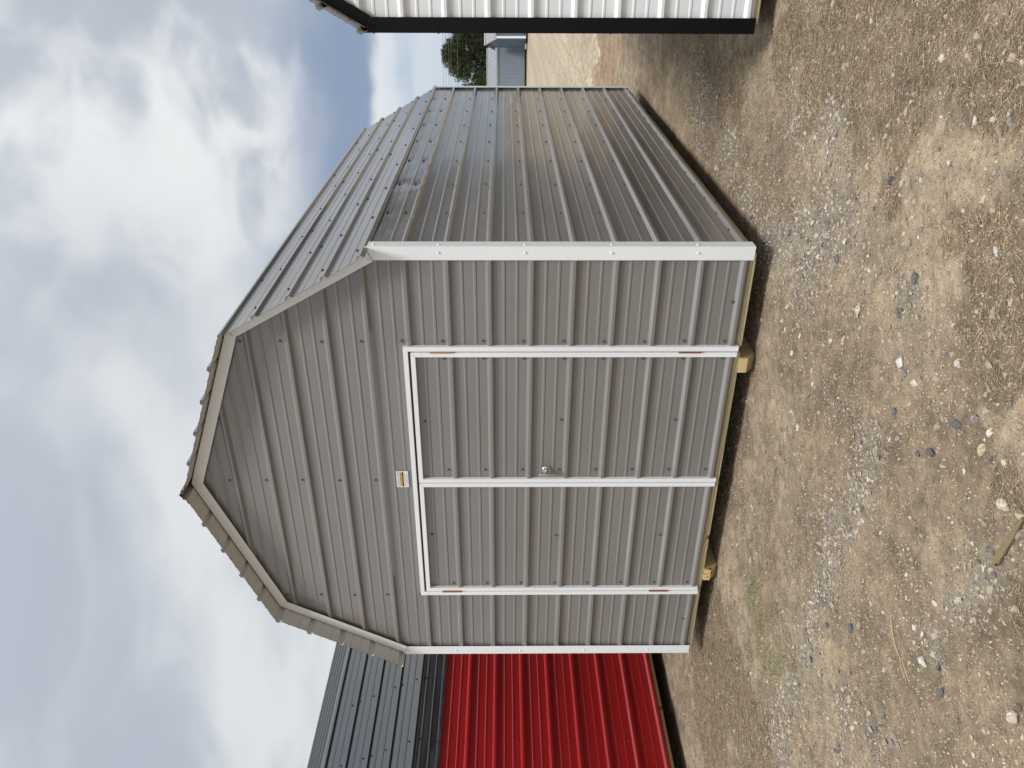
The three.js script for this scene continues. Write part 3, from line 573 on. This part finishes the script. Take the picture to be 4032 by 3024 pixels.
// single stones
{
  const geos = [11, 12, 13, 14, 15, 16, 17, 18].map((s) => stoneGeo(s, 3));
  const mats = {}; for (const k in stoneTones) mats[k] = new THREE.MeshStandardMaterial({ color: lin(...stoneTones[k]), roughness: 0.9 });
  const grain = tex(256, (u, v, i, j) => { const q = 0.82 + 0.6 * (tfbm(u, v, 8, 5, 711) - 0.5) + 0.14 * (hash(i, j, 3) - 0.5); return [q, q, q]; }, true, 1);
  for (const g of geos) { const p = g.attributes.position, uv = new Float32Array(p.count * 2); for (let i = 0; i < p.count; i++) { uv[i * 2] = p.getX(i) * 0.5 + p.getY(i) * 0.3; uv[i * 2 + 1] = p.getZ(i) * 0.5 + p.getY(i) * 0.4; } g.setAttribute('uv', new THREE.BufferAttribute(uv, 2)); }
  for (const k in mats) { mats[k].map = grain; mats[k].bumpMap = grain; mats[k].bumpScale = 0.0015; mats[k].color.multiplyScalar(1.3); }
  const r = rng(91);
  const words = { cream: 'pale cream', white: 'whitish quartz', slate: 'dark slate', grey: 'mid grey', pink: 'pinkish tan', mauve: 'mauve grey', tan: 'dusty tan' };
  function stone(x, z, size, kind, label, group) {
    size *= 0.86; const m = mesh(numbered('stone'), geos[Math.floor(r() * geos.length)], mats[kind], scene);
    const fl = 0.42 + 0.25 * r(); m.scale.set(size * (0.5 + 0.12 * r()), size * fl * 0.5, size * (0.34 + 0.1 * r()));
    m.rotation.set(0.25 * (r() - 0.5), r() * 6.3, 0.25 * (r() - 0.5), 'YXZ'); m.position.set(x, groundH(x, z) + m.scale.y * 0.35, z);
    tag(m, label || `small ${words[kind]} stone half sunk in the dirt before the sheds`, 'stone', group || `${words[kind]} stones in the dirt`);
    return m;
  }
  // the ones that stand out
  const own = [
    [2.68, 1.57, .05, 'pink', 'rounded orange-tan stone on the straw before the white shed'], [2.49, 1.48, .036, 'white', 'white quartz lump in a row of three stones'], [2.51, 1.57, .034, 'cream', 'cream lump between a white and a grey stone'], [2.52, 1.65, .04, 'grey', 'pointed grey stone at the end of a row of three'], [2.43, 1.62, .042, 'tan', 'upright sandy tan stone casting a small shadow on bare dirt'],
    [2.18, 1.04, .06, 'slate', 'long dark slate stone by a straw patch'], [2.63, 0.28, .05, 'grey', 'long grey stone beside the straw before the white shed'],
    [1.85, 0.78, .043, 'white', 'bright white egg-shaped stone near the grey shed corner'], [1.77, 0.49, .04, 'cream', 'bright cream block-shaped stone near the grey shed corner'], [1.81, 0.61, .062, 'mauve', 'flat mauve grey slab near the grey shed corner'], [1.76, 0.74, .055, 'slate', 'round dark slate stone near the grey shed corner'],
    [1.65, 1.06, .058, 'cream', 'large cream and grey blotched stone alone in pale dirt'], [1.93, 1.38, .06, 'slate', 'long slate stone above a dark round one'], [1.89, 1.43, .036, 'grey', 'round grey stone touching a long slate one'], [1.63, 1.45, .06, 'white', 'white banded stone lying on a grey stone'], [1.61, 1.51, .05, 'grey', 'grey stone under a white banded one'], [1.61, 1.57, .045, 'cream', 'cream stone next to a banded pair'], [1.79, 1.77, .04, 'white', 'crumbly yellowish white stone in bare dirt'],
    [1.45, 1.52, .045, 'slate', 'jagged dark slate stone at the top of a stone cluster'], [1.62, 1.86, .056, 'slate', 'broken slate stone with a tan corner'], [1.69, 1.94, .05, 'mauve', 'glassy mauve grey stone by dry stems'], [1.62, 2.01, .052, 'tan', 'tan pyramid-shaped stone by dry stems'], [1.46, 1.78, .056, 'slate', 'split dark stone with a pale crack'], [1.55, 2.18, .06, 'cream', 'long cream stone near the wood splinter'],
    [0.12, 1.24, .055, 'tan', 'tan oval stone at the edge of the green weeds'], [0.0, 1.42, .055, 'grey', 'blue grey stone in the gravel strip'], [0.81, 2.11, .055, 'white', 'long white stone before the double doors'], [0.87, 2.19, .04, 'slate', 'dark stone beside a long white one'], [0.88, 2.06, .035, 'white', 'white angular stone near a grey gravel patch'], [1.06, 2.53, .06, 'cream', 'long cream stone at the near edge of the yard'], [0.06, 1.7, .05, 'tan', 'tan clod beside a dark hollow'], [0.46, 1.64, .05, 'slate', 'flat dark stone by the gravel strip']];
  for (const [x, z, s, k, l] of own) stone(x, z, s, k, l, 'stones that stand out in the yard');
  const spots = [[1.72, .41], [1.84, .49], [1.81, .43], [1.7, .2], [1.66, .14], [1.7, .31], [1.76, .58], [1.92, .54], [1.84, .32], [1.63, .51], [1.69, .54], [1.58, .94], [1.87, 1.3], [1.87, 1.38], [1.78, 1.33], [2.16, 1.24], [2.22, 1.54], [2.17, 1.76], [1.3, .27], [1.24, .29], [1.26, .44], [1.28, .54], [1.16, .63], [1.02, .28], [1.16, .49], [1.48, -.13], [1.49, -.03], [1.97, 1.91], [1.94, .92], [2.03, .79], [1.47, 1.66], [1.55, 1.77], [1.38, 1.58], [1.34, 1.53], [1.21, 1.36], [1.11, 1.2], [1.04, 1.25], [1.08, 1.52], [.94, 1.44], [.82, 1.47], [.77, 1.5], [1.44, 2.01], [1.3, 2.08], [1.23, 1.15], [.87, .73], [1.41, 1.72], [1.66, 2.12], [1.69, 2.02], [.78, 1.26], [.26, 1.3], [.3, 1.48], [.81, 2.24], [.83, 2.28], [1.29, 2.22], [1.14, 2.15], [1.06, 2.16], [-.07, 1.68], [.08, 1.82], [.17, 1.88], [.19, 1.96], [.32, 2.08], [.36, 2.11], [-.1, 1.8], [-.07, 1.86], [.36, 2.01], [.68, 2.2], [.3, 1.81], [.18, 1.77], [.27, 1.86], [.4, 1.72], [-.54, 1.41], [-.64, 1.32], [1.54, -.49], [1.57, -.26], [1.6, -.1], [1.53, .3], [1.46, .34], [1.88, -1.12], [1.9, -.9], [2.07, -2.24], [2.0, -2.49], [2.22, .46], [2.34, 1.39], [2.34, .31], [2.57, .29], [2.56, .37], [2.66, 1.21], [2.63, 1.17]];
  const ks = Object.keys(stoneTones);
  for (const [x, z] of spots) stone(x, z, 0.022 + 0.022 * r(), ks[Math.floor(r() * ks.length)]);
  let n = 0, guard = 0;
  while (n < 110 && guard++ < 9000) {
    const x = mix(-1.6, 3.0, r()), z = mix(-2.6, 2.7, r()); if (nearShed(x, z) < 0.03 && z < 0) continue; if (r() > 0.1 + field(gravels, x, z)) continue;
    stone(x, z, 0.012 + 0.018 * r() * r() + 0.006, ks[Math.floor(r() * ks.length)]); n++;
  }
}
// wood splinter at the near edge
{
  const s = new THREE.Shape([[-0.098, -0.012], [-0.085, -0.017], [0.02, -0.013], [0.1, -0.006], [0.104, 0.004], [0.03, 0.013], [-0.08, 0.015], [-0.1, 0.004]].map((p) => new THREE.Vector2(...p)));
  const g = new THREE.ExtrudeGeometry(s, { depth: 0.010, bevelEnabled: true, bevelSize: 0.002, bevelThickness: 0.002, bevelSegments: 1 }); g.rotateX(-Math.PI / 2);
  const p = g.attributes.position, uv = g.attributes.uv; for (let i = 0; i < p.count; i++) uv.setXY(i, p.getX(i) / 0.8, p.getZ(i) / 0.07);
  const m = mesh('wood_splinter', g, new THREE.MeshStandardMaterial({ map: woodMap, color: lin(0.36, 0.33, 0.32), roughness: 0.95 }), scene);
  m.position.set(1.475, groundH(1.475, 2.255) + 0.004, 2.255); m.rotation.set(0.05, -0.18, 0.02); m.scale.set(1, 0.7, 0.72);
  tag(m, 'weathered split piece of wood lying on the dirt', 'wood');
}
// dried weed stem before the doors, loose stalks
{
  const tube = (pts, r) => new THREE.TubeGeometry(new THREE.CatmullRomCurve3(pts.map(([x, z, h]) => V3(x, groundH(x, z) + h, z))), 18, r, 5);
  const dry = new THREE.MeshStandardMaterial({ color: lin(0.56, 0.43, 0.24), roughness: 0.9 });
  const w = mesh('dry_weed', mergeGeometries([tube([[0.765, 1.865, .004], [0.74, 1.89, .008], [0.70, 1.945, .007], [0.685, 1.985, .006]], 0.0017), tube([[0.685, 1.985, .006], [0.69, 2.02, .008], [0.665, 2.07, .004]], 0.0013), tube([[0.685, 1.985, .006], [0.66, 2.03, .007], [0.65, 2.065, .004]], 0.0011), tube([[0.735, 1.9, .008], [0.755, 1.93, .008], [0.75, 1.955, .004]], 0.001), tube([[0.735, 1.9, .008], [0.715, 1.90, .008], [0.70, 1.92, .004]], 0.001)]), dry, scene);
  tag(w, 'pale dry branching weed stem lying before the double doors', 'weed');
}

// ------------------------------------------------------------------ far side of the yard
function farShed(name, x, z, turn, L, D, hE, hR, wall, roof, trim, label) {
  const g = thing(name, x, 0, z, turn);          // local: long side faces +z, x from 0 to L
  const o = 0.16;
  mesh('wall', ribSheet(V3(0, 0, 0), V3(0, 1, 0), V3(1, 0, 0), V3(0, 0, 1), 0, L, 0.05, () => [0.16, hE], { seg: 3, dent: 0 }), wall, g);
  mesh('wall', ribSheet(V3(0, 0, -D), V3(0, 1, 0), V3(1, 0, 0), V3(0, 0, -1), 0, L, 0.05, () => [0.16, hE], { seg: 3, dent: 0 }), wall, g);
  const gable = (v) => [0.16, hE + (hR - hE) * (1 - Math.abs(v - D / 2) / (D / 2))];
  mesh('gable_wall', ribSheet(V3(0, 0, 0), V3(0, 1, 0), V3(0, 0, -1), V3(-1, 0, 0), 0, D, 0.05, gable, { seg: 3, dent: 0 }), wall, g);
  mesh('gable_wall', ribSheet(V3(L, 0, 0), V3(0, 1, 0), V3(0, 0, -1), V3(1, 0, 0), 0, D, 0.05, gable, { seg: 3, dent: 0 }), wall, g);
  const d = V3(0, hR - hE, -D / 2), l = d.length(); d.normalize();
  mesh('roof_slope', ribSheet(V3(-o, hE, 0).addScaledVector(d, -0.1), d, V3(1, 0, 0), V3(0, -d.z, d.y), 0, L + 2 * o, 0.05, () => [0, l + 0.1], { seg: 3, dent: 0 }), roof, g);
  mesh('roof_slope', ribSheet(V3(-o, hE, -D), V3(0, d.y, -d.z), V3(1, 0, 0), V3(0, -d.z, -d.y), 0, L + 2 * o, 0.05, () => [-0.1, l], { seg: 3, dent: 0 }), roof, g);
  mesh('ridge_cap', box(-o, L + o, hR - 0.005, hR + 0.045, -D / 2 - 0.09, -D / 2 + 0.09), trim, g);
  mesh('eave_trim', box(-o + 0.01, L + o - 0.01, hE - 0.12, hE - 0.03, 0.022, 0.05), trim, g);
  for (const cx of [0, L]) mesh('corner_trim', box(cx - 0.06, cx + 0.06, 0.15, hE - 0.13, -0.06, 0.045), trim, g);
  mesh('floor_deck', woodBox(0.03, L - 0.03, 0.125, 0.158, -D + 0.05, -0.03), M.pine, g);
  for (const zz of [-0.55, -D + 0.55]) mesh('skid', woodBox(0.1, L - 0.1, -0.01, 0.124, zz - 0.05, zz + 0.05), M.pine, g);
  return tag(g, label, 'shed', 'sheds across the yard');
}
const farTurn = 20 * Math.PI / 180;
farShed('metal_shed', -13.2, -46.4, farTurn, 10.5, 3.0, 1.95, 2.55, paint(0.225, 0.262, 0.312, 0.6), paint(0.24, 0.25, 0.265, 0.7), paint(0.62, 0.64, 0.64, 0.6), 'long pale blue grey shed with a light ribbed roof across the yard');
farShed('metal_shed', -2.55, -47.1, farTurn, 7, 2.5, 2.04, 2.62, paint(0.105, 0.155, 0.20, 0.6), paint(0.28, 0.28, 0.28, 0.7), paint(0.85, 0.85, 0.85, 0.6), 'slate blue shed with white corner trim across the yard');

function conifer(x, z, h, rad, seed, label) {
  const g = thing('evergreen_tree', x, 0, z), r = rng(seed);
  const tr = new THREE.CylinderGeometry(0.06, 0.24, h * 0.9, 9); tr.translate(0, h * 0.45, 0);
  mesh('trunk', tr, new THREE.MeshStandardMaterial({ color: lin(0.09, 0.065, 0.045), roughness: 1 }), g);
  const pos = [], col = [], v = V3(0, 0, 0), out = V3(0, 0, 0), sd = V3(0, 0, 0);
  // branches: each a drooping then rising spray with tufts
  for (let b = 0; b < 420; b++) {
    const t = Math.pow(r(), 0.8), y = h * (0.04 + 0.95 * t), az = r() * 6.283;
    const prof = Math.pow(1 - t, 0.62) * (0.75 + 0.5 * vnoise(az * 1.6, t * 5, seed)) + 0.05;
    const len = rad * prof;
    const k = 0.65 + 0.6 * r(), c = mix3([0.036, 0.050, 0.019], [0.092, 0.105, 0.040], r());
    const m = 16 + Math.floor(len * 14);
    for (let i = 0; i < m; i++) {
      const f = Math.pow((i + r()) / m, 0.7), d = len * f;
      v.set(Math.cos(az) * d + (r() - 0.5) * 0.5 * (0.3 + f), y + 0.28 * d * f - 0.12 * d + (r() - 0.5) * 0.34, Math.sin(az) * d + (r() - 0.5) * 0.5 * (0.3 + f));
      out.set(Math.cos(az + (r() - 0.5) * 1.6), 0.55 + r() * 0.9, Math.sin(az + (r() - 0.5) * 1.6)).normalize();
      sd.set(r() - 0.5, r() - 0.5, r() - 0.5).cross(out).normalize();
      const L = 0.16 + 0.2 * r(), w = 0.035 + 0.03 * r();
      pos.push(v.x - sd.x * w, v.y - sd.y * w, v.z - sd.z * w, v.x + sd.x * w, v.y + sd.y * w, v.z + sd.z * w, v.x + out.x * L, v.y + out.y * L, v.z + out.z * L);
      const q = k * (0.7 + 0.6 * r()); for (let s = 0; s < 3; s++) col.push(c[0] * q, c[1] * q, c[2] * q);
    }
  }
  const cg = new THREE.BufferGeometry(); cg.setAttribute('position', new THREE.Float32BufferAttribute(pos, 3)); cg.setAttribute('color', new THREE.Float32BufferAttribute(col, 3)); cg.computeVertexNormals();
  mesh('crown', cg, new THREE.MeshStandardMaterial({ vertexColors: true, roughness: 0.9, side: THREE.DoubleSide }), g);
  return tag(g, label, 'tree', 'evergreens behind the far sheds');
}
conifer(-7.4, -76.7, 7.3, 4.2, 5, 'broad dark evergreen tree behind the pale far shed');
conifer(-4.9, -78.0, 6.3, 3.4, 6, 'shorter dark evergreen behind the slate blue far shed');
conifer(-11.6, -75.6, 6.2, 3.6, 8, 'rounded dark evergreen behind the far end of the pale shed');

// overhead wires on two poles
{
  const wood = new THREE.MeshStandardMaterial({ color: lin(0.13, 0.10, 0.075), roughness: 1 }), steel = new THREE.MeshStandardMaterial({ color: lin(0.09, 0.09, 0.095), roughness: 0.6 });
  const A = V3(-34, 0, -50), B = V3(26, 0, -72), hs = [6.15, 5.95, 5.72, 5.55, 5.05];
  for (const [p, l] of [[A, 'wooden utility pole hidden behind the red shed'], [B, 'wooden utility pole hidden behind the white shed']]) {
    const g = thing('utility_pole', p.x, 0, p.z, 0.35); const c = new THREE.CylinderGeometry(0.1, 0.15, 7.2, 12); c.translate(0, 3.6, 0); mesh('pole', c, wood, g);
    for (const h of hs) mesh('insulator', box(-0.03, 0.03, h + 0.28, h + 0.36, 0.09, 0.2), steel, g);
    tag(g, l, 'utility pole', 'utility poles');
  }
  hs.forEach((h, i) => {
    const pts = []; for (let k = 0; k <= 24; k++) { const t = k / 24; pts.push(V3(mix(A.x, B.x, t), h + 0.3 - 4 * 0.35 * t * (1 - t), mix(A.z, B.z, t) + 0.16)); }
    const m = mesh(numbered('power_line'), new THREE.TubeGeometry(new THREE.CatmullRomCurve3(pts), 48, 0.012, 5), steel, scene);
    tag(m, 'thin overhead wire crossing the sky before the evergreens', 'wire', 'overhead wires');
  });
}
renderer.render(scene, camera);
